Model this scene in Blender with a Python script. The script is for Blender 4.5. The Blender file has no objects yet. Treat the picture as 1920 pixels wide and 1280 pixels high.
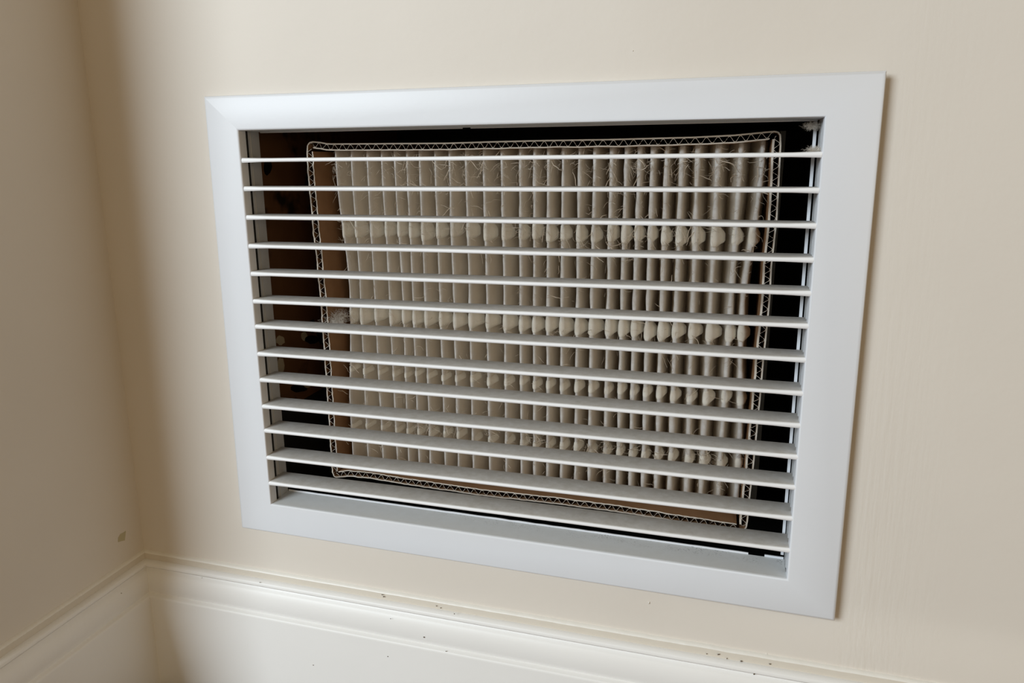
import bpy, bmesh, math, random
from mathutils import Vector, Matrix, noise

random.seed(7)
COL = bpy.context.scene.collection
SC = bpy.context.scene
Z0 = 0.143                       # floor is at z = 0; the grille's lower edge hangs Z0 above it

# ------------------------------------------------------------------ camera
FPX, CX, CY = 1376.02, 937.468, 598.935
R = [[0.9584089224825824, 0.2852419372834563, -0.009453799723199513],
     [0.05080399451334064, -0.20310925950686748, -0.9778371964923713],
     [-0.280840330536613, 0.9366876031619895, -0.20914835638721116]]
CAM = Vector((0.332708, -0.428894, 0.267916 + Z0))
cd = bpy.data.cameras.new('camera')
cam = bpy.data.objects.new('camera', cd)
COL.objects.link(cam)
m = Matrix(((R[0][0], -R[1][0], -R[2][0]), (R[0][1], -R[1][1], -R[2][1]), (R[0][2], -R[1][2], -R[2][2])))
cam.matrix_world = Matrix.Translation(CAM) @ m.to_4x4()
cd.sensor_width = 36
cd.lens = FPX / 1920 * 36
cd.shift_x = (960 - CX) / 1920
cd.shift_y = (CY - 640) / 1920
cd.clip_start = 0.01
SC.camera = cam

# ------------------------------------------------------------------ light
w = bpy.data.worlds.new('room_fill'); SC.world = w
w.use_nodes = True
bg = w.node_tree.nodes['Background']
bg.inputs[0].default_value = (1.0, 0.74, 0.39, 1)
bg.inputs[1].default_value = 0.225


def area(name, loc, target, sx, sy, energy, col):
    l = bpy.data.lights.new(name, 'AREA'); l.shape = 'RECTANGLE'
    l.size = sx; l.size_y = sy; l.energy = energy; l.color = col
    o = bpy.data.objects.new(name, l); COL.objects.link(o)
    o.location = loc
    o.rotation_euler = (Vector(target) - Vector(loc)).to_track_quat('-Z', 'Z').to_euler()
    return o


XW = -0.0972                     # face of the left wall
WY = 0.004                       # face of the back wall
PY = -0.150                      # the left wall is the side of a pier that ends here
area('window_daylight', (-0.98, -2.0, 1.18), (-0.98 + 0.35, 0, 0.88), 1.10, 0.95, 58, (0.83, 0.93, 1.0))
area('warm_fill_light', (1.5, -1.9, 0.62), (0.1, 0, 0.3), 1.2, 0.8, 6.5, (1.0, 0.76, 0.50))  # added warm fill to brighten the pleat flanks, no lamp known there

SC.view_settings.view_transform = 'Standard'
SC.view_settings.look = 'None'
SC.view_settings.gamma = 1
SC.view_settings.use_curve_mapping = False
SC.view_settings.exposure = 0.0


# ------------------------------------------------------------------ helpers
def at(px, py, Y):
    """point of the plane y = Y that the photograph shows at (px, py)"""
    v = Vector(((px - CX) / FPX, (py - CY) / FPX, 1))
    d = Vector([R[0][i] * v.x + R[1][i] * v.y + R[2][i] * v.z for i in range(3)])
    return CAM + d * ((Y - CAM.y) / d.y)


def sstep(a, b, x):
    t = max(0, min(1, (x - a) / (b - a))); return t * t * (3 - 2 * t)


def nz(x, y=0.0, z=0.0):
    return noise.noise(Vector((x, y, z)))


def mesh(name, verts, faces, mat, parent=None, smooth=False, kind=None, sharp=None):
    me = bpy.data.meshes.new(name)
    me.from_pydata([tuple(v) for v in verts], [], faces)
    me.materials.append(mat)
    bm = bmesh.new(); bm.from_mesh(me)
    bmesh.ops.recalc_face_normals(bm, faces=bm.faces)
    bm.to_mesh(me); bm.free()
    if smooth:
        for p in me.polygons: p.use_smooth = True
        if sharp:
            me.set_sharp_from_angle(angle=math.radians(sharp))
    o = bpy.data.objects.new(name, me); COL.objects.link(o)
    if parent is not None: o.parent = parent
    if kind: o['kind'] = kind
    return o


class MB:
    def __init__(s): s.v = []; s.f = []

    def add(s, vs, fs):
        n = len(s.v); s.v += [Vector(v) for v in vs]; s.f += [tuple(i + n for i in f) for f in fs]

    def box(s, a, b):
        x0, y0, z0 = a; x1, y1, z1 = b
        s.add([(x0, y0, z0), (x1, y0, z0), (x1, y1, z0), (x0, y1, z0), (x0, y0, z1), (x1, y0, z1), (x1, y1, z1), (x0, y1, z1)],
              [(0, 3, 2, 1), (4, 5, 6, 7), (0, 1, 5, 4), (1, 2, 6, 5), (2, 3, 7, 6), (3, 0, 4, 7)])

    def grid(s, rows, closed=False):
        n = len(s.v); c = len(rows[0])
        for r in rows: s.v += [Vector(p) for p in r]
        for i in range(len(rows) - 1):
            for j in range(c if closed else c - 1):
                k = (j + 1) % c
                s.f.append((n + i * c + j, n + i * c + k, n + (i + 1) * c + k, n + (i + 1) * c + j))

    def cap(s, pts): s.add(pts, [tuple(range(len(pts)))])

    def tube(s, pts, r, sides=3):
        rows = []
        for i, p in enumerate(pts):
            p = Vector(p)
            t = (Vector(pts[min(i + 1, len(pts) - 1)]) - Vector(pts[max(i - 1, 0)]))
            if t.length < 1e-9: t = Vector((0, 0, 1))
            t.normalize()
            a = t.cross(Vector((0.3, 1, 0.2))).normalized(); b = t.cross(a)
            k = 1 - 0.5 * abs(i / (len(pts) - 1) * 2 - 1)
            rows.append([p + (a * math.cos(6.2832 * q / sides) + b * math.sin(6.2832 * q / sides)) * r * k for q in range(sides)])
        s.grid(rows, True)

    def out(s, name, mat, parent=None, **kw): return mesh(name, s.v, s.f, mat, parent, **kw)


def empty(name, loc, label, cat, group=None):
    o = bpy.data.objects.new(name, None); COL.objects.link(o)
    o.empty_display_size = 0.02
    o.location = loc; o['label'] = label; o['category'] = cat
    if group: o['group'] = group
    return o


def under(parent, o):
    """parent a mesh made in room coordinates, keeping it where it stands"""
    o.parent = parent
    o.matrix_parent_inverse = Matrix.Translation(parent_loc(parent)).inverted()
    return o


def parent_loc(p):
    l = Vector(p.location)
    if p.parent: l = l + parent_loc(p.parent) * 0
    return l


# ------------------------------------------------------------------ materials
def mat(name, col, rough=0.6, spec=0.4):
    m = bpy.data.materials.new(name); m.use_nodes = True
    b = m.node_tree.nodes['Principled BSDF']
    b.inputs['Base Color'].default_value = (*col, 1)
    b.inputs['Roughness'].default_value = rough
    b.inputs['Specular IOR Level'].default_value = spec
    return m, m.node_tree, b


def N(nt, t, **kw):
    n = nt.nodes.new(t)
    for k, v in kw.items(): setattr(n, k, v)
    return n


def coord(nt, scale=(1, 1, 1)):
    g = N(nt, 'ShaderNodeNewGeometry'); mp = N(nt, 'ShaderNodeMapping')
    mp.inputs['Scale'].default_value = scale
    nt.links.new(g.outputs['Position'], mp.inputs[0])
    return mp.outputs[0], g


def noisetex(nt, vec, scale, detail=3, rough=0.5):
    n = N(nt, 'ShaderNodeTexNoise'); n.inputs['Scale'].default_value = scale
    n.inputs['Detail'].default_value = detail; n.inputs['Roughness'].default_value = rough
    nt.links.new(vec, n.inputs['Vector']); return n.outputs[0]


def ramp(nt, fac, stops):
    r = N(nt, 'ShaderNodeValToRGB'); e = r.color_ramp.elements
    while len(e) < len(stops): e.new(0.5)
    for i, (p, c) in enumerate(stops):
        e[i].position = p; e[i].color = (c, c, c, 1) if not hasattr(c, '__len__') else (*c, 1)
    nt.links.new(fac, r.inputs[0]); return r.outputs[0]


def mix(nt, fac, a, b, mode='MIX'):
    n = N(nt, 'ShaderNodeMix', data_type='RGBA', blend_type=mode)
    for sock, v in ((n.inputs[0], fac), (n.inputs[6], a), (n.inputs[7], b)):
        if hasattr(v, 'is_linked'): nt.links.new(v, sock)
        elif isinstance(v, (int, float)): sock.default_value = v
        else: sock.default_value = (*v, 1)
    return n.outputs[2]


def math_(nt, op, a, b):
    n = N(nt, 'ShaderNodeMath', operation=op)
    for i, v in enumerate((a, b)):
        if hasattr(v, 'is_linked'): nt.links.new(v, n.inputs[i])
        else: n.inputs[i].default_value = v
    return n.outputs[0]


def bump(nt, b, h, strength=0.3, dist=0.001, prev=None):
    n = N(nt, 'ShaderNodeBump'); n.inputs['Strength'].default_value = strength
    n.inputs['Distance'].default_value = dist
    nt.links.new(h, n.inputs['Height'])
    if prev is not None: nt.links.new(prev, n.inputs['Normal'])
    nt.links.new(n.outputs[0], b.inputs['Normal']); return n.outputs[0]


WALLC = (0.73, 0.682, 0.618)
M_wall, nt, b = mat('cream_wall_paint', WALLC, 0.55, 0.25)
v, g = coord(nt)
n1 = noisetex(nt, v, 9, 3)
c = mix(nt, n1, tuple(x * 0.955 for x in WALLC), tuple(min(1, x * 1.03) for x in WALLC))
nt.links.new(c, b.inputs['Base Color'])
p1 = bump(nt, b, noisetex(nt, v, 330, 4, 0.6), 0.16, 0.0005)
vs, _ = coord(nt, (420, 420, 28))          # vertical brush strokes beside the grille
sx = N(nt, 'ShaderNodeSeparateXYZ'); nt.links.new(g.outputs['Position'], sx.inputs[0])
mk = ramp(nt, sx.outputs[0], [(0.405, 0), (0.425, 1), (0.445, 0.5), (0.475, 0.0)])
mk = math_(nt, 'MULTIPLY', mk, ramp(nt, sx.outputs[2], [(0.20, 1), (0.36, 0.3)]))
st = noisetex(nt, vs, 1.0, 2)
p2 = bump(nt, b, math_(nt, 'MULTIPLY', st, mk), 0.30, 0.0011, p1)
bump(nt, b, noisetex(nt, v, 38, 3), 0.12, 0.002, p2)

TRIMC = (0.80, 0.79, 0.765)
M_trim, nt, b = mat('white_trim_gloss', TRIMC, 0.42, 0.4)
v, g = coord(nt)
spk = ramp(nt, noisetex(nt, v, 210, 1, 0.3), [(0.0, 0), (0.84, 0), (0.87, 1)])
c = mix(nt, spk, mix(nt, noisetex(nt, v, 14, 2), (0.82, 0.815, 0.80), (0.86, 0.855, 0.845)), (0.30, 0.27, 0.23))
nt.links.new(c, b.inputs['Base Color'])
bump(nt, b, noisetex(nt, v, 120, 3), 0.10, 0.001)

M_caulk, nt, b = mat('cream_overpaint', (0.82, 0.80, 0.75), 0.4, 0.4)
v, g = coord(nt); bump(nt, b, noisetex(nt, v, 90, 3), 0.35, 0.002)

M_band, nt, b = mat('cream_band_paint', (0.66, 0.61, 0.53), 0.5, 0.25)
v, g = coord(nt); bump(nt, b, noisetex(nt, v, 90, 3), 0.25, 0.002)

GR = (0.76, 0.785, 0.83)


def enamel(name, dust, dustcol=(0.36, 0.34, 0.30), base=GR, grime=0.0):
    m, nt, b = mat(name, base, 0.33, 0.45)
    v, g = coord(nt)
    s = N(nt, 'ShaderNodeSeparateXYZ'); nt.links.new(g.outputs['True Normal'], s.inputs[0])
    up = ramp(nt, s.outputs[2], [(0.72, 0), (0.97, 1)])
    n = ramp(nt, noisetex(nt, v, 160, 4, 0.65), [(0.25, 0.62), (0.75, 1)])
    f = math_(nt, 'MULTIPLY', math_(nt, 'MULTIPLY', up, n), dust)
    c = mix(nt, f, mix(nt, noisetex(nt, v, 22, 2), tuple(x * 0.965 for x in base), base), dustcol)
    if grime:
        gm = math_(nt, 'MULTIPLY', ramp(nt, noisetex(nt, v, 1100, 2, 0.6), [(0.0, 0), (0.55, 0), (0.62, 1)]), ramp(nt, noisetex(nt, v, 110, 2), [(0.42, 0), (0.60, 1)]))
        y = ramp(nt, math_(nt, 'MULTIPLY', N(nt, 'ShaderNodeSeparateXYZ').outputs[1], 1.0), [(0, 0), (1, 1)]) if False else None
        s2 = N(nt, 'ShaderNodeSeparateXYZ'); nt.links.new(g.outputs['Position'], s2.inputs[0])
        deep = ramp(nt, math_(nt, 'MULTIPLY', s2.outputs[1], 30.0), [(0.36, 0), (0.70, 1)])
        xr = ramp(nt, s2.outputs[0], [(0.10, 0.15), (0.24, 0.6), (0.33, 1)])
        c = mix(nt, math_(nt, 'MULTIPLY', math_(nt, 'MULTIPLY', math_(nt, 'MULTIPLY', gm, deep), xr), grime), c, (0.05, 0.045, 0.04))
    nt.links.new(c, b.inputs['Base Color'])
    r = ramp(nt, f, [(0, 0.42), (1, 0.9)]); nt.links.new(r, b.inputs['Roughness'])
    bump(nt, b, noisetex(nt, v, 260, 3), 0.08, 0.0006)
    return m


M_plate = enamel('white_enamel_metal', 0.25)
M_blade = enamel('dusty_white_enamel', 1.0, (0.50, 0.475, 0.435), (0.88, 0.89, 0.91))
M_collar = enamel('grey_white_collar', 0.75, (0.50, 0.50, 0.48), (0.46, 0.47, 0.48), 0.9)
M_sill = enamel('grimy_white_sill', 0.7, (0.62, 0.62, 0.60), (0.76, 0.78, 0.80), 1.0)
M_cap, _, _ = mat('dark_slot', (0.02, 0.02, 0.02), 0.9, 0.1)


def paper(name, c1, c2, scale, rough=0.9, fib=(1, 1, 1), bs=0.3, trans=0.0):
    m, nt, b = mat(name, c1, rough, 0.15)
    v, g = coord(nt, fib)
    n = noisetex(nt, v, scale, 4, 0.6)
    nt.links.new(mix(nt, ramp(nt, n, [(0.3, 0), (0.7, 1)]), c1, c2), b.inputs['Base Color'])
    bump(nt, b, noisetex(nt, v, scale * 5, 3), bs, 0.0006)
    if trans:
        t = N(nt, 'ShaderNodeBsdfTranslucent'); t.inputs[0].default_value = (*c1, 1)
        mx = N(nt, 'ShaderNodeMixShader'); mx.inputs[0].default_value = trans
        nt.links.new(b.outputs[0], mx.inputs[1]); nt.links.new(t.outputs[0], mx.inputs[2])
        nt.links.new(mx.outputs[0], nt.nodes['Material Output'].inputs[0])
    return m


M_liner = paper('pale_kraft_liner', (0.74, 0.68, 0.60), (0.62, 0.55, 0.47), 120)
M_kraft = paper('brown_kraft_board', (0.33, 0.185, 0.095), (0.27, 0.145, 0.07), 45)
M_flute = paper('kraft_fluting', (0.55, 0.44, 0.34), (0.42, 0.32, 0.24), 200)
M_media = paper('dusty_media_lit_tips', (0.86, 0.79, 0.69), (0.74, 0.66, 0.55), 70, trans=0.30)
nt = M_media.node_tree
ta = N(nt, 'ShaderNodeAttribute', attribute_name='tip')  # paler tips put a highlight into the colour of the dusty media
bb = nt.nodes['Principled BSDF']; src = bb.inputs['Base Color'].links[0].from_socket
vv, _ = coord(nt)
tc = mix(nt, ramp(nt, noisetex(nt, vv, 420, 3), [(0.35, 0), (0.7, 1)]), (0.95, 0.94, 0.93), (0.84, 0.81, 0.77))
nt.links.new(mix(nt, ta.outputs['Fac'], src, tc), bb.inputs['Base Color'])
M_glue = paper('cream_hot_melt_glue', (0.90, 0.87, 0.79), (0.82, 0.76, 0.66), 90)
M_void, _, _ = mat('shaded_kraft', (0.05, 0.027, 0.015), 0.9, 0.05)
M_lint = paper('grey_tan_lint', (0.70, 0.61, 0.50), (0.52, 0.43, 0.33), 300)
M_lintpale = paper('pale_lint', (0.70, 0.65, 0.58), (0.56, 0.50, 0.43), 300)
M_black, nt, b = mat('black_duct_liner', (0.012, 0.012, 0.011), 0.8, 0.2)
v, g = coord(nt); bump(nt, b, noisetex(nt, v, 150, 3), 0.4, 0.001)
M_board, nt, b = mat('stained_brown_board', (0.10, 0.045, 0.018), 0.75, 0.2)
v, g = coord(nt)
st = ramp(nt, noisetex(nt, v, 28, 3, 0.5), [(0.34, 0), (0.41, 1)])
c = mix(nt, st, (0.012, 0.007, 0.004), mix(nt, noisetex(nt, v, 60, 3), (0.08, 0.034, 0.012), (0.125, 0.058, 0.024)))
nt.links.new(c, b.inputs['Base Color'])
M_hole, _, _ = mat('black_knockout', (0.003, 0.003, 0.003), 0.9, 0.05)
M_smear, _, _ = mat('grey_putty_smear', (0.30, 0.25, 0.17), 0.8, 0.2)
M_rail, _, _ = mat('dull_grey_metal', (0.19, 0.19, 0.175), 0.5, 0.4)
M_floor, nt, b = mat('dark_brown_wood', (0.09, 0.045, 0.022), 0.4, 0.4)
v, g = coord(nt, (1, 12, 1))
nt.links.new(mix(nt, noisetex(nt, v, 14, 4, 0.6), (0.06, 0.03, 0.014), (0.13, 0.068, 0.034)), b.inputs['Base Color'])
M_fleck, _, _ = mat('white_plaster_fleck', (0.75, 0.72, 0.66), 0.8, 0.2)
M_dark, _, _ = mat('brown_nick', (0.13, 0.10, 0.07), 0.8, 0.2)
M_patch, _, _ = mat('olive_paint_patch', (0.52, 0.47, 0.31), 0.6, 0.2)
M_winframe, _, _ = mat('white_window_frame', (0.8, 0.8, 0.78), 0.4, 0.4)

# ------------------------------------------------------------------ room shell
HX0, HX1, HZ0, HZ1 = 0.0165, 0.396, 0.0125 + Z0, 0.3005 + Z0   # hole behind the grille
TOP = 2.5; RX = 3.2; WT = 0.016; DW = 0.35
def wall_y(x, z):
    return WY + 0.0050 * sstep(0.27, 0.400, x) * (1 - 0.6 * sstep(0.46, 0.9, x)) * sstep(0.113, 0.150, z)


def lin(a, c, n): return [a + (c - a) * i / n for i in range(n + 1)]


gx = lin(XW - 1.6, XW, 2)[:-1] + lin(XW, HX0, 12)[:-1] + lin(HX0, 0.27, 6)[:-1] + lin(0.27, HX1, 20)[:-1] + lin(HX1, 0.54, 16)[:-1] + lin(0.54, 1.0, 8)[:-1] + [1.0, 2.0, RX]
gz = [0, 0.06, 0.110] + lin(0.113, HZ0, 10) + lin(HZ0, HZ1, 10)[1:] + [0.5, 0.6, 0.9, 1.6, TOP]
b_ = MB()
vid = {}
for i, x in enumerate(gx):
    for j, z in enumerate(gz):
        vid[i, j] = len(b_.v); b_.v.append(Vector((x, wall_y(x, z), z)))
for i in range(len(gx) - 1):
    for j in range(len(gz) - 1):
        cx, cz = (gx[i] + gx[i + 1]) / 2, (gz[j] + gz[j + 1]) / 2
        if HX0 < cx < HX1 and HZ0 < cz < HZ1: continue
        b_.f.append((vid[i, j], vid[i + 1, j], vid[i + 1, j + 1], vid[i, j + 1]))
nfront = len(b_.f)
YBK = WY + WT
n0 = len(b_.v)
P = [(XW - 1.6, 0), (HX0, HZ0), (HX1, HZ1), (RX, TOP)]
bx_, bz_ = [XW - 1.6, HX0, HX1, RX], [0, HZ0, HZ1, TOP]
for i in range(4):
    for j in range(4): b_.v.append(Vector((bx_[i], YBK, bz_[j])))
for i in range(3):
    for j in range(3):
        if i == 1 and j == 1: continue
        q = n0 + i * 4 + j; b_.f.append((q, q + 1, q + 5, q + 4))
ix0, ix1, iz0, iz1 = gx.index(HX0), gx.index(HX1), gz.index(HZ0), gz.index(HZ1)
def strip(ids, a, c):
    b_.f.append(tuple(ids + [c, a]))
strip([vid[i, iz0] for i in range(ix0, ix1 + 1)], n0 + 5, n0 + 9)
strip([vid[i, iz1] for i in range(ix0, ix1 + 1)], n0 + 6, n0 + 10)
strip([vid[ix0, j] for j in range(iz0, iz1 + 1)], n0 + 5, n0 + 6)
strip([vid[ix1, j] for j in range(iz0, iz1 + 1)], n0 + 9, n0 + 10)
nx, nzz = len(gx) - 1, len(gz) - 1
strip([vid[i, 0] for i in range(nx + 1)], n0, n0 + 12)
strip([vid[i, nzz] for i in range(nx + 1)], n0 + 3, n0 + 15)
strip([vid[0, j] for j in range(nzz + 1)], n0, n0 + 3)
strip([vid[nx, j] for j in range(nzz + 1)], n0 + 12, n0 + 15)
wall_back = b_.out('wall_back', M_wall, kind='structure')
for p in wall_back.data.polygons: p.use_smooth = True
wall_back.data.set_sharp_from_angle(angle=math.radians(25))

b_ = MB(); b_.box((XW - DW, PY, 0), (XW, WY, TOP))
wall_left = b_.out('wall_left', M_wall, kind='structure')
b_ = MB(); b_.box((XW - 1.6, -3.0, -0.05), (RX, WY + 0.3, 0.0))
b_.out('floor', M_floor, kind='structure')
# baseboards: (proud of the wall, height) from the bottom up, mitred in the corner
H = 0.143
prof = [(0.0128, 0.0), (0.0128, H - 0.0662), (0.0126, H - 0.0648), (0.0121, H - 0.0643), (0.0112, H - 0.0641), (0.0096, H - 0.0630),
        (0.0103, H - 0.0600), (0.0104, H - 0.0560), (0.0101, H - 0.0530), (0.0094, H - 0.0500), (0.0084, H - 0.0475),
        (0.0074, H - 0.0458), (0.0062, H - 0.0449), (0.0056, H - 0.0438), (0.0070, H - 0.0430), (0.0079, H - 0.0418),
        (0.0078, H - 0.0402), (0.0070, H - 0.0392), (0.0040, H - 0.0383), (0.0012, H - 0.0386)]
band = [(0.0033, H - 0.0387), (0.0033, H - 0.0370), (0.0031, H - 0.0352), (0.0028, H - 0.0340)]
bead = [(0.0028, H - 0.0340), (0.0026, H - 0.0335), (0.0020, H - 0.0330), (0.0010, H - 0.0326), (-0.0005, H - 0.0324)]


def baseboard(name, prof, mt, wob, back=True):
    rows = []
    n = 150
    for i in range(n + 1):
        t = i / n
        row = []
        for p, z in prof:
            k = wob * (nz(t * 90, 3.1) * 0.00035 + nz(t * 300, 9.1) * 0.00015)
            zz = z + (k if z > 0.01 else 0)
            if back: row.append((XW + p + (1.35 - p) * t ** 1.3 if t else XW + p, WY - p - abs(k) * 0.4, zz))
            else: row.append((XW + p + abs(k) * 0.4, WY - p - (WY - PY - p) * t, zz))
        rows.append(row)
    b_ = MB(); b_.grid(rows)
    return b_.out(name, mt, smooth=True, sharp=40)


for name, bk in (('baseboard_back', True), ('baseboard_left', False)):
    o = baseboard(name, prof, M_trim, 0.25, bk); o['kind'] = 'structure'
    c = baseboard('paint_bead', bead, M_caulk, 1.0, bk); c.parent = o
    c = baseboard('painted_band', band, M_band, 1.0, bk); c.parent = o
    # nicks and specks in the paint
    b_ = MB()
    if bk:
        spots = [(732, 1160, 0.0103), (587, 1247, 0.0130), (727, 1231, 0.0130), (795, 1195, 0.0108), (836, 1221, 0.0127),
                 (818, 1136, 0.0042), (826, 1140, 0.0042), (852, 1151, 0.0079), (1325, 1226, 0.0042), (1347, 1227, 0.0043), (1363, 1235, 0.0042),
                 (1390, 1240, 0.0042), (1414, 1264, 0.0079), (1444, 1245, 0.0042), (487, 1092, 0.0079), (716, 1115, 0.0042), (719, 1119, 0.0042)]
    else: spots = []
    for (px, py, pr) in spots:
        p = at(px, py, WY - pr - 0.0002); r = random.uniform(0.0004, 0.0008)
        k = [Vector((p.x + math.cos(a) * r * random.uniform(.5, 1.3), p.y + random.uniform(-.0001, .0001), p.z + math.sin(a) * r * random.uniform(.4, 1.0))) for a in [q * 1.047 for q in range(6)]]
        tip = p + Vector((0, -0.0003, 0)); k2 = [q + Vector((0, 0.0004, 0)) for q in k]
        b_.add(k2 + [tip], [(q, (q + 1) % 6, 6) for q in range(6)])
    if spots:
        o2 = b_.out('paint_nicks', M_dark, o, kind='stuff')
# patch of older paint showing on the left wall, plaster flecks on the back wall
def atx(px, py, X):
    v = Vector(((px - CX) / FPX, (py - CY) / FPX, 1))
    d = Vector([R[0][i] * v.x + R[1][i] * v.y + R[2][i] * v.z for i in range(3)])
    return CAM + d * ((X - CAM.x) / d.x)


pp = [atx(x, y, XW + 0.0003) for x, y in ((222, 1008), (226, 1001), (232, 998), (236, 995), (235, 1006), (234, 1013), (228, 1014), (222, 1016))]
mb = MB(); mb.add(pp + [p + Vector((-0.0006, 0, 0)) for p in pp], [tuple(range(8))] + [(i, (i + 1) % 8, 8 + (i + 1) % 8, 8 + i) for i in range(8)])
mb.out('paint_patch', M_patch, wall_left)
mb = MB()
for (px, py, r) in ((1217, 1130, 0.0009), (1187, 95, 0.0006), (1438, 1225, 0.0008), (1637, 1266, 0.0008), (992, 1166, 0.0009), (990, 1170, 0.0005)):
    p = at(px, py, WY)
    vs = [p + Vector((math.cos(a) * r * .7, 0.0003, math.sin(a) * r * random.uniform(.8, 1.3))) for a in [q * 1.047 for q in range(6)]]
    mb.add(vs + [p + Vector((0, -r * .8, 0))], [(q, (q + 1) % 6, 6) for q in range(6)])
mb.out('plaster_flecks', M_fleck, wall_back, kind='stuff')

# ------------------------------------------------------------------ duct behind the wall
duct = empty('duct_box', (0.2, 0.02, Z0 + 0.02), 'dark duct cavity behind the grille, brown stained board on its left side', 'duct')
DX0, DX1, DZ0, DZ1, DY0, DY1 = 0.0215, 0.47, 0.004 + Z0, 0.325 + Z0, WY + WT + 0.002, 0.26
b_ = MB(); b_.box((DX0 - 0.008, DY0, DZ0), (DX0 - 0.001, DY1, 0.084 + Z0)); under(duct, b_.out('side_panel', M_black))
b_ = MB(); b_.box((DX0 - 0.008, DY0, 0.085 + Z0), (DX0, DY1, DZ1))
o = under(duct, b_.out('side_board', M_board)); o['label'] = 'brown stained board'
holes = [((586, 612), 8, 13, 0.085), ((603, 622), 9, 12, 0.09), ((586, 636), 13, 8, 0.085), ((503, 312), 7, 16, 0.0), ((560, 728), 15, 7, 0), ((608, 636), 10, 12, 0)]


def blob(mb, px, py, rx, rz, X):
    p = atx(px, py, X)
    vs = []
    for q in range(14):
        a = q / 14 * 6.2832; k = random.uniform(0.85, 1.12)
        vs.append(atx(px + math.cos(a) * rx * k, py + math.sin(a) * rz * k, X))
    mb.add(vs + [v + Vector((-0.002, 0, 0)) for v in vs], [tuple(range(14))] + [(i, (i + 1) % 14, 14 + (i + 1) % 14, 14 + i) for i in range(14)])


for hi, ((px, py), rx, rz, _) in enumerate(holes):
    mb = MB(); blob(mb, px, py, rx, rz, DX0 + 0.0006 + hi * .00007); under(duct, mb.out('knockout_hole', M_hole))
for px, py, rx, rz in ((526, 638, 8, 9), (526, 685, 7, 16), (574, 722, 9, 5), (571, 630, 6, 8)):
    mb = MB(); blob(mb, px, py, rx, rz, DX0 + 0.0003); under(duct, mb.out('putty_smear', M_smear))
for nm, a, c in (('back_panel', (DX0 - .008, DY1, DZ0), (DX1, DY1 + .004, DZ1)), ('top_panel', (DX0 - .008, DY0, DZ1), (DX1, DY1, DZ1 + .004)),
                 ('bottom_panel', (DX0 - .008, DY0, DZ0 - .004), (DX1, DY1, DZ0)), ('side_panel', (DX1, DY0, DZ0), (DX1 + .004, DY1, DZ1))):
    b_ = MB(); b_.box(a, c); under(duct, b_.out(nm, M_black))
# grey guide rail beside the filter
b_ = MB()
for z0, z1, x0, x1, q0, q1 in ((0.040, 0.285, 0.3602, 0.3655, 0.3650, 0.3682),):
    b_.add([(x0, .060, z0 + Z0), (x1, .060, z0 + Z0), (x1, .075, z0 + Z0), (x0, .075, z0 + Z0), (q0, .060, z1 + Z0), (q1, .060, z1 + Z0), (q1, .075, z1 + Z0), (q0, .075, z1 + Z0)],
           [(0, 3, 2, 1), (4, 5, 6, 7), (0, 1, 5, 4), (1, 2, 6, 5), (2, 3, 7, 6), (3, 0, 4, 7)])
o = under(duct, b_.out('guide_rail', M_rail)); o['label'] = 'dull grey metal rail'

# ------------------------------------------------------------------ air filter
YF = 0.038; YT = 0.050; YB = 0.088
filt = empty('air_filter', (0.21, YF, 0.03 + Z0), 'dusty pleated air filter in a corrugated cardboard frame, standing behind the white louvres', 'air filter')
sides = {
 'top': [(577, 272), (580, 267.5), (586, 266), (600, 267), (612, 269.5), (620, 270), (700, 269.5), (840, 268.5), (920, 266), (1000, 264), (1150, 261.5), (1300, 257.5), (1378, 253.6), (1430, 248.5), (1452, 246.5), (1459, 248)],
 'right': [(1459, 248), (1463, 253), (1463.5, 270), (1462, 300), (1460, 340), (1456, 412), (1446, 500), (1443, 560), (1437, 620), (1430.5, 680), (1425.5, 740), (1413.5, 860), (1411, 885), (1406, 925), (1401, 977), (1399, 988), (1394, 994)],
 'bottom': [(1394, 994), (1382, 994), (1290.6, 980), (1160, 959), (1030, 942), (900, 927.7), (834, 918), (756, 906.5), (694, 896), (655, 892), (640, 893.5), (630, 894), (626, 892)],
 'left': [(626, 892), (623.5, 885), (621, 850), (618, 800), (616.4, 780), (611.5, 706), (608.5, 660), (604.7, 610), (601.5, 558), (597.5, 525), (592, 465), (588, 440), (585, 400), (580, 350), (577, 310), (576, 285), (577, 272)]}
TB = 0.0041


def resample(pts, n):
    d = [0]
    for a, b2 in zip(pts, pts[1:]): d.append(d[-1] + (b2 - a).length)
    out = []; k = 0
    for i in range(n):
        s = d[-1] * i / (n - 1)
        while k < len(d) - 2 and d[k + 1] < s: k += 1
        out.append(pts[k].lerp(pts[k + 1], (s - d[k]) / max(1e-9, d[k + 1] - d[k])))
    return out, d[-1]


def ribbon(path, off, th, y0, y1, name, m_, parent, inset=0.0004):
    """a sheet of paper standing on its cut edge; path in the x-z plane, front edge at y0"""
    nrm = []
    for i in range(len(path)):
        t = path[min(i + 1, len(path) - 1)] - path[max(i - 1, 0)]; t.y = 0; t.normalize()
        nrm.append(Vector((t.z, 0, -t.x)))           # to the right of travel = inward
    rows = []
    for i, p in enumerate(path):
        q = p + nrm[i] * off[i] if off else p.copy()
        e = nz(i * 0.37, y1 * 40, th * 5000) * 0.0006
        a = q - nrm[i] * th / 2; c2 = q + nrm[i] * th / 2
        rows.append([(a.x, y0 + e, a.z), (c2.x, y0 + e, c2.z), (c2.x, y1, c2.z), (a.x, y1, a.z)])
    b_ = MB(); b_.grid(rows, True); b_.f.append((0, 1, 2, 3)); n = len(b_.v); b_.f.append((n - 4, n - 3, n - 2, n - 1))
    o = under(filt, b_.out(name, m_[0]))
    o.data.materials.append(m_[1])
    for p in o.data.polygons:                      # cut edge of the paper against its faces
        if abs(p.normal.y) > 0.8: p.material_index = 1
    return o


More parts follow.
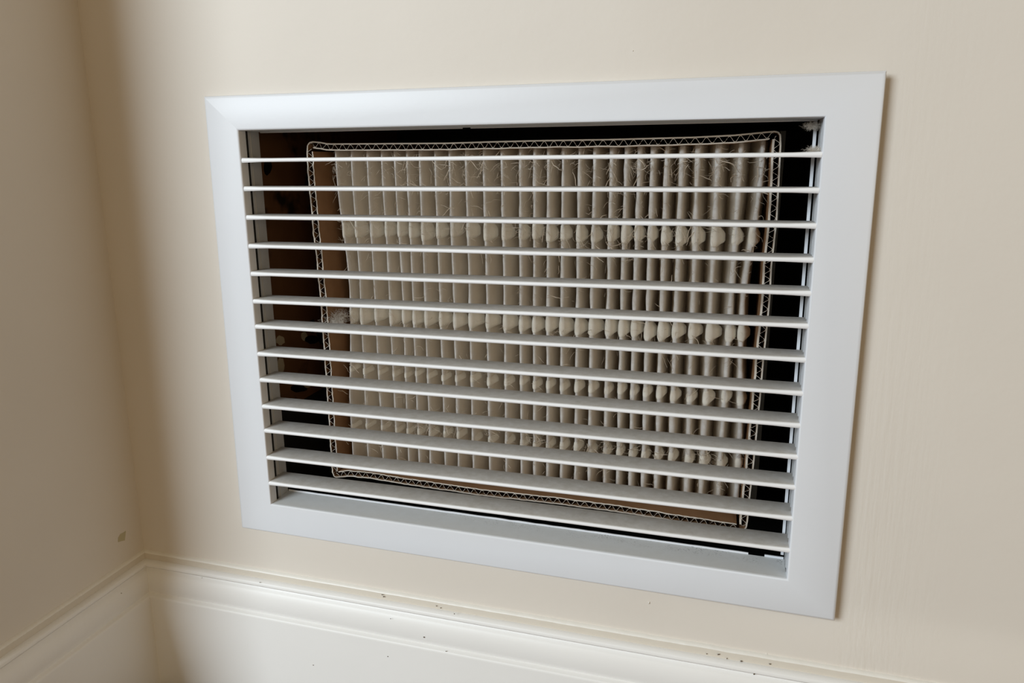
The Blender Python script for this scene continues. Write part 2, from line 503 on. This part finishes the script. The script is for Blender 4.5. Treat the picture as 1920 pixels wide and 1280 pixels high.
for nm, px in sides.items():
    path, L = resample([at(x, y, YF) for x, y in px], 260)
    outer = ribbon(path, None, 0.0009, YF, YB, 'frame_side', (M_kraft, M_liner), filt)
    fade = [min(1, (i / 259) * L / 0.007, (1 - i / 259) * L / 0.007) for i in range(260)]
    inn = [TB * (0.80 + 0.2 * f) + 0.00035 * nz(i * 0.09, 5, ord(nm[0])) for i, f in enumerate(fade)]
    lo = 4 if nm in ('top', 'bottom') else 4
    sl = slice(lo, 260 - lo)
    il = ribbon(path[sl], inn[sl], 0.0008 if nm != 'right' else 0.0013, YF + 0.0006, YB, 'inner_liner', (M_kraft, M_liner), filt)
    fpath, _ = resample(path, 900)
    ph = random.random() * 6; per = 0.0062
    off = []
    for i in range(900):
        s = i / 899 * L
        a = 0.5 + 0.5 * math.sin(s / per * 6.2832 + ph + 1.6 * nz(s * 30, 1.7, ord(nm[0])))
        f = min(1, s / 0.012, (L - s) / 0.012)
        inner = TB * (0.80 + 0.2 * f) - 0.0009
        off.append(0.0005 + inner * (a))
    fl = ribbon(fpath[8:-8], off[8:-8], 0.00036, YF + 0.0003, YB - 0.001, 'fluting', (M_void, M_liner), filt)
    for o in (il, fl):
        o.parent = outer; o.matrix_parent_inverse = Matrix.Identity(4)

# pleats: tip position read at three heights, then bent a little
XA = [.0684, .0804, .0929, .1041, .1136, .1231, .1324, .1437, .1543, .1662, .1785, .1914, .2041, .2136, .2231, .2329, .2435, .2536, .2643, .2735, .2818, .2901, .2986, .3079, .3175, .3296, .3426, .3550]
XB = [.0739, .0820, .0937, .1057, .1158, .1240, .1334, .1446, .1554, .1671, .1797, .1926, .2041, .2135, .2232, .2328, .2434, .2531, .2642, .2731, .2814, .2901, .2990, .3081, .3185, .3295, .3417, .3490]
XC = [.0690, .0816, .0946, .1064, .1156, .1245, .1336, .1453, .1558, .1675, .1801, .1929, .2043, .2137, .2234, .2335, .2435, .2534, .2642, .2734, .2821, .2906, .2995, .3088, .3199, .3294, .3407, .3522]
BANDS = [0.222, 0.159, 0.116, 0.071]


def tipx(i, z):
    za, zb, zc = 0.262, 0.178, 0.049
    z = max(0.040, min(0.280, z))
    if z > zb: t = sstep(zb, za, z) if z < za else 1 + (z - za) * 2; x = XB[i] + (XA[i] - XB[i]) * t
    else: t = sstep(zb, zc, z) if z > zc else 1; x = XB[i] + (XC[i] - XB[i]) * (t if i not in (0, 27) else min(1, 1.4 * t))
    return x


ZP0, ZP1 = 0.0385, 0.2800
for i in range(28):
    rows = []; n = 56
    wd = 0.00085 + 0.00075 * (i / 27) ** 1.3
    for k in range(n + 1):
        z = ZP0 + (ZP1 - ZP0) * k / n
        wob = 0.00022 * nz(i * 7.3, z * 45) + 0.00012 * nz(i * 3.3, z * 190)
        x = tipx(i, z) + wob
        xl = (tipx(i - 1, z) + x) / 2 if i else x - 0.0055
        xr = (tipx(i + 1, z) + x) / 2 if i < 27 else x + 0.0045
        if i == 0: xl = max(xl, 0.0655)
        g = wd * (1 + 0.35 * nz(i * 5.1, z * 120, 4) + 0.25 * nz(i, z * 38, 9))
        yt = YT + 0.0005 * nz(i * 2.2, z * 30, 2) + (0.0006 if i % 3 == 1 else 0)
        yb = YT + 0.0175 + 0.010 * (i / 27)
        rows.append([(xl, yb, z + Z0), (x - g * 1.35, yt + .0100, z + Z0), (x - g * 1.1, yt + .0040, z + Z0), (x - g, yt + .0012, z + Z0), (x - g * .55, yt + .0003, z + Z0), (x, yt, z + Z0),
                     (x + g * .55, yt + .0003, z + Z0), (x + g, yt + .0012, z + Z0), (x + g * 1.1, yt + .0040, z + Z0), (x + g * 1.35, yt + .0100, z + Z0), (xr, yb, z + Z0)])
    b_ = MB(); b_.grid(rows)
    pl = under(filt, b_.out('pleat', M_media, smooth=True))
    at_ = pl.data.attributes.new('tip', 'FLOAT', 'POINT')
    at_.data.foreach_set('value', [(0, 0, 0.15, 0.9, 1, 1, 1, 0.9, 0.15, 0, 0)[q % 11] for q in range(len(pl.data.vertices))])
    for bi, zb in enumerate(BANDS):
        zc = zb + random.uniform(-.0012, .0012); x = tipx(i, zc)
        xn = tipx(i + 1, zc) if i < 27 else x + .008
        s = xn - x
        big = (0.70, 1.0, 0.28 + 0.34 * i / 27, 0.30 + 0.28 * i / 27)[bi] * random.uniform(.85, 1.15)
        rows = []; m_n = 12
        for k in range(m_n + 1):
            t = k / m_n                                # 0 bottom .. 1 top
            zz = zc + (t - 0.5) * (0.0175, 0.0125, 0.014, 0.014)[bi] * big
            f = min(1, sstep(0, 0.26, t) + 0.15) * (1 - 0.9 * sstep(0.55, 1, t)) if 0 < t < 1 else 0.0
            gw = wd * (1.0 + 0.55 * f * big)
            reach = s * (0.08 + 0.42 * f * min(1, big) * 0.9)
            fr = 0.0004 * f * big
            rows.append([(x - gw, YT + .006, zz + Z0), (x - gw, YT + .0010 - fr * .3, zz + Z0), (x - gw * .4, YT + .0002 - fr, zz + Z0), (x + gw * .5, YT + .0003 - fr, zz + Z0),
                         (x + gw * 1.1, YT + .0014 - fr * .5, zz + Z0), (x + gw * 1.1 + reach * .45, YT + .0050, zz + Z0), (x + gw + reach, YT + .0110, zz + Z0), (x + gw, YT + .018, zz + Z0)])
        b_ = MB(); b_.grid(rows, True); b_.f.append(tuple(range(8))); nn = len(b_.v); b_.f.append(tuple(range(nn - 8, nn)))
        gb = b_.out('glue_bead', M_glue, smooth=True)
        gb.parent = pl
        gb.matrix_parent_inverse = Matrix.Identity(4)

# ------------------------------------------------------------------ return air grille
gril = empty('air_return_grille', (0.205, 0.0, Z0), 'white enamelled metal return air grille set into the cream wall', 'grille')
OC = [Vector((.0004, 0, .3127 + Z0)), Vector((.4099, 0, .3117 + Z0)), Vector((.4103, 0, -.0009 + Z0)), Vector((-.0003, 0, .0013 + Z0))]
IC = [Vector((.0252, 0, .2902 + Z0)), Vector((.3824, 0, .2896 + Z0)), Vector((.3818, 0, .0224 + Z0)), Vector((.0272, 0, .0244 + Z0))]


def ringsweep(prof, name, m_, smooth=True, sub=1, oc=OC, ic=IC):
    """prof: (u, d, y): u 0 at the opening .. 1 at the outer edge, d metres outward from there"""
    rows = []
    P = []
    for k in range(4):
        diag = (oc[k] - ic[k]); dn = Vector((math.copysign(1, diag.x), 0, math.copysign(1, diag.z)))
        P.append([ic[k].lerp(oc[k], u) + dn * d + Vector((0, y, 0)) for u, d, y in prof])
    for k in range(4):
        for s in range(sub):
            t = s / sub
            rows.append([P[k][j].lerp(P[(k + 1) % 4][j], t) for j in range(len(prof))])
    rows.append(rows[0])
    b_ = MB(); b_.grid(rows)
    return under(gril, b_.out(name, m_, smooth=smooth, sharp=50))


ringsweep([(0, 0, .0078), (0, 0, .0014), (0, .0002, .0007), (0, .0007, .0002), (0, .0014, 0), (1, -.0020, 0), (1, -.0009, .0003), (1, -.0002, .0011), (1, 0, .0022), (1, 0, .0034), (1, -.0012, .0034),
           (1, -.0012, .0016), (0, .0012, .0016), (0, .0012, .0078), (0, 0, .0078)], 'face_frame', M_plate)
# inner collar: separate sleeve, a shadow gap behind the face frame, stepped lip at the back
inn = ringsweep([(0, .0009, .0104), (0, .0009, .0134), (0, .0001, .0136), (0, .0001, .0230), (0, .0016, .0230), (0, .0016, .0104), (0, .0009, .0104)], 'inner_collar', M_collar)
gap = ringsweep([(0, .0004, .0076), (0, .0004, .0106), (0, .0036, .0106), (0, .0036, .0076), (0, .0004, .0076)], 'gap_shade_ring', M_cap)  # black ring almost flush in the open gap, standing in for its shade
# rear lip pieces: the lower one is broken near its right end
def lip(x0, x1, z, h, name='rear_lip', y=0.0232, jag=0.0):
    b_ = MB(); n = max(4, int((x1 - x0) / 0.006)); rows = []
    for i in range(n + 1):
        x = x0 + (x1 - x0) * i / n; hh = h * (1 + 0.18 * nz(x * 160, 2)); e = jag if i in (0,) else 0
        zz = z(x)
        rows.append([(x, y, zz), (x, y, zz + hh), (x, y + .0008, zz + hh), (x, y + .0008, zz)])
    rows[0] = [(p[0] + jag, p[1], p[2]) for p in rows[0]]
    b_.grid(rows, True); b_.f.append((0, 1, 2, 3)); k = len(b_.v); b_.f.append((k - 4, k - 3, k - 2, k - 1))
    return under(gril, b_.out(name, M_plate))


zb = lambda x: Z0 + .0244 - (x - .0272) * (.0020 / .3546) - .0006
zt = lambda x: Z0 + .2902 - (x - .0252) * (.0006 / .3572) - .0009
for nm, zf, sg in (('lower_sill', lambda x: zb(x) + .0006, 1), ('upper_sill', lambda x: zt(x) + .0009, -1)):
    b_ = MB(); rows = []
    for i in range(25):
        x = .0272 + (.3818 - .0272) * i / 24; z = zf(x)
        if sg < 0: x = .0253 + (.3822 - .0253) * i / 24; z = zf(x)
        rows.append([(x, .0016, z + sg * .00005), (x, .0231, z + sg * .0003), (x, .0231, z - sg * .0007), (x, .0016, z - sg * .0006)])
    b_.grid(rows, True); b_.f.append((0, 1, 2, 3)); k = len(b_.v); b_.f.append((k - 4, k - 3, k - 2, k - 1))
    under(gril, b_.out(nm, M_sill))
lip(.0275, .3605, zb, .0019)
lip(.3695, .3815, zb, .0021, jag=.0008)
b_ = MB(); b_.box((.3797, .0232, .0255 + Z0), (.3814, .0240, .2885 + Z0)); under(gril, b_.out('rear_lip', M_plate))
lip(.0260, .1735, zt, .0012)
lip(.1790, .3815, zt, .0014)
# blades
ZL = [.2709, .2523, .2332, .2138, .1948, .1756, .1577, .1380, .1190, .0993, .0811, .0605, .0406]
ZR = [.2704, .2517, .2328, .2143, .1958, .1774, .1579, .1383, .1191, .0999, .0811, .0614, .0409]
for i in range(13):
    prof_b = [(.0006, -.0012), (.0001, -.0007), (0, 0), (.0002, .0007), (.0008, .0012), (.0020, .00135), (.0185, .00145), (.0190, .0011), (.0185, .0007), (.0030, -.0006), (.0016, -.0012)]
    rows = []
    n = 24
    for k in range(n + 1):
        t = k / n
        x = .0258 + (.3826 - .0258) * t
        if k in (0, n): pass
        z = ZL[i] + (ZR[i] - ZL[i]) * t + 0.00025 * nz(t * 4, i * 5.7) * math.sin(math.pi * t) + Z0
        fl = 1 + 0.28 * (max(0, 1 - t * n / 0.9) + max(0, 1 - (1 - t) * n / 0.9))
        rows.append([(x, y + 0.0003, z + dz * (fl if y < .003 else 1)) for y, dz in prof_b])
    b_ = MB(); b_.grid(rows, True); b_.f.append(tuple(range(len(prof_b)))); k = len(b_.v); b_.f.append(tuple(range(k - len(prof_b), k)))
    under(gril, b_.out('louvre_blade', M_blade, smooth=True, sharp=45))

# ------------------------------------------------------------------ lint
def fibre(mb, p, L, r, droop=0.4, curl=1.0, n=6, spread=(1, .5, 1)):
    d = Vector((random.gauss(0, 1) * spread[0], random.gauss(0, 1) * spread[1], random.gauss(0, 1) * spread[2] - droop)).normalized()
    pts = [Vector(p)]
    for k in range(n):
        d = (d + Vector((random.gauss(0, .24), random.gauss(0, .15), random.gauss(0, .24) - droop * .15)) * curl).normalized()
        pts.append(pts[-1] + d * L / n)
    for q in pts: q.y = max(q.y, 0.0265)
    mb.tube(pts, r)


mb = MB()
def density(x, z):
    d = 0.10 + 0.9 * math.exp(-((z - .268) / .012) ** 2) + 0.55 * math.exp(-((z - .225) / .012) ** 2) + 0.5 * math.exp(-((z - .075) / .012) ** 2) + .25 * math.exp(-((z - .155) / .006) ** 2)
    d *= 0.35 + 0.65 * max(0, nz(x * 40, z * 40, 1) * 1.6 + .5)
    return d


cnt = 0
while cnt < 2400:
    i = random.randrange(28); z = random.uniform(.045, .277)
    if random.random() > density(XB[i], z): continue
    x = tipx(i, z) + random.gauss(0, .0018)
    L = random.choice((.003, .004, .006, .009)); r = random.choice((.00008, .00011, .00016))
    if random.random() < .05: r = .00030; L = .010
    fibre(mb, (x, YT - random.uniform(0, .0018), z + Z0), L, r)
    cnt += 1
for q in range(110):                                   # fluffy knots caught on the pleat tips
    i = random.randrange(28); z = random.uniform(.045, .277)
    if random.random() > density(XB[i], z) * 1.5: continue
    x = tipx(i, z) + random.gauss(0, .001)
    for k in range(22): fibre(mb, (x + random.gauss(0, .0007), YT - .0008 + random.gauss(0, .0004), z + Z0 + random.gauss(0, .0014)), random.uniform(.0015, .004), .00007, .1, 1.5, 5)
lint = mb.out('lint', M_lint, kind='stuff')
lint['label'] = 'tan and grey lint fibres caught across the pleat tips of the air filter'; lint['category'] = 'lint'


def clump(pos, rx, ry, rz, n, L, r, label, m_=M_lintpale, tilt=0, miny=None):
    mb = MB()
    for k in range(n):
        a = random.gauss(0, .45); c_ = random.gauss(0, .45)
        p = Vector(pos) + Vector((rx * a, ry * random.gauss(0, .45), rz * c_ + a * tilt))
        d = Vector((random.gauss(0, 1), random.gauss(0, .5), random.gauss(0, .6))).normalized(); pts = [p]
        for j in range(5):
            d = (d + Vector((random.gauss(0, .5), random.gauss(0, .3), random.gauss(0, .5)))).normalized()
            pts.append(pts[-1] + d * L / 5)
        if miny is not None:
            for q in pts: q.y = max(q.y, miny)
        mb.tube(pts, r)
    o = mb.out('lint_clump', m_)
    o['label'] = label; o['category'] = 'lint'; o['group'] = 'lint clumps on the grille and filter'
    return o


p = at(630, 600, YF + .002)
clump((p.x, YF + .004, p.z), .0085, .004, .0030, 420, .008, .00007, 'pale cobweb like lint clump spanning the cardboard edge and first pleat at mid height', tilt=.003)
p = at(1526, 236, .016)
clump((p.x - .001, .016, p.z), .0040, .003, .0016, 420, .0026, .00005, 'small grey lint tuft hanging in the upper right corner of the grille opening')
p = at(1533, 284, .008)
clump((p.x - .001, .009, p.z + .0006), .0036, .004, .0014, 480, .0028, .00005, 'small grey lint tuft lying on the right end of the topmost louvre')
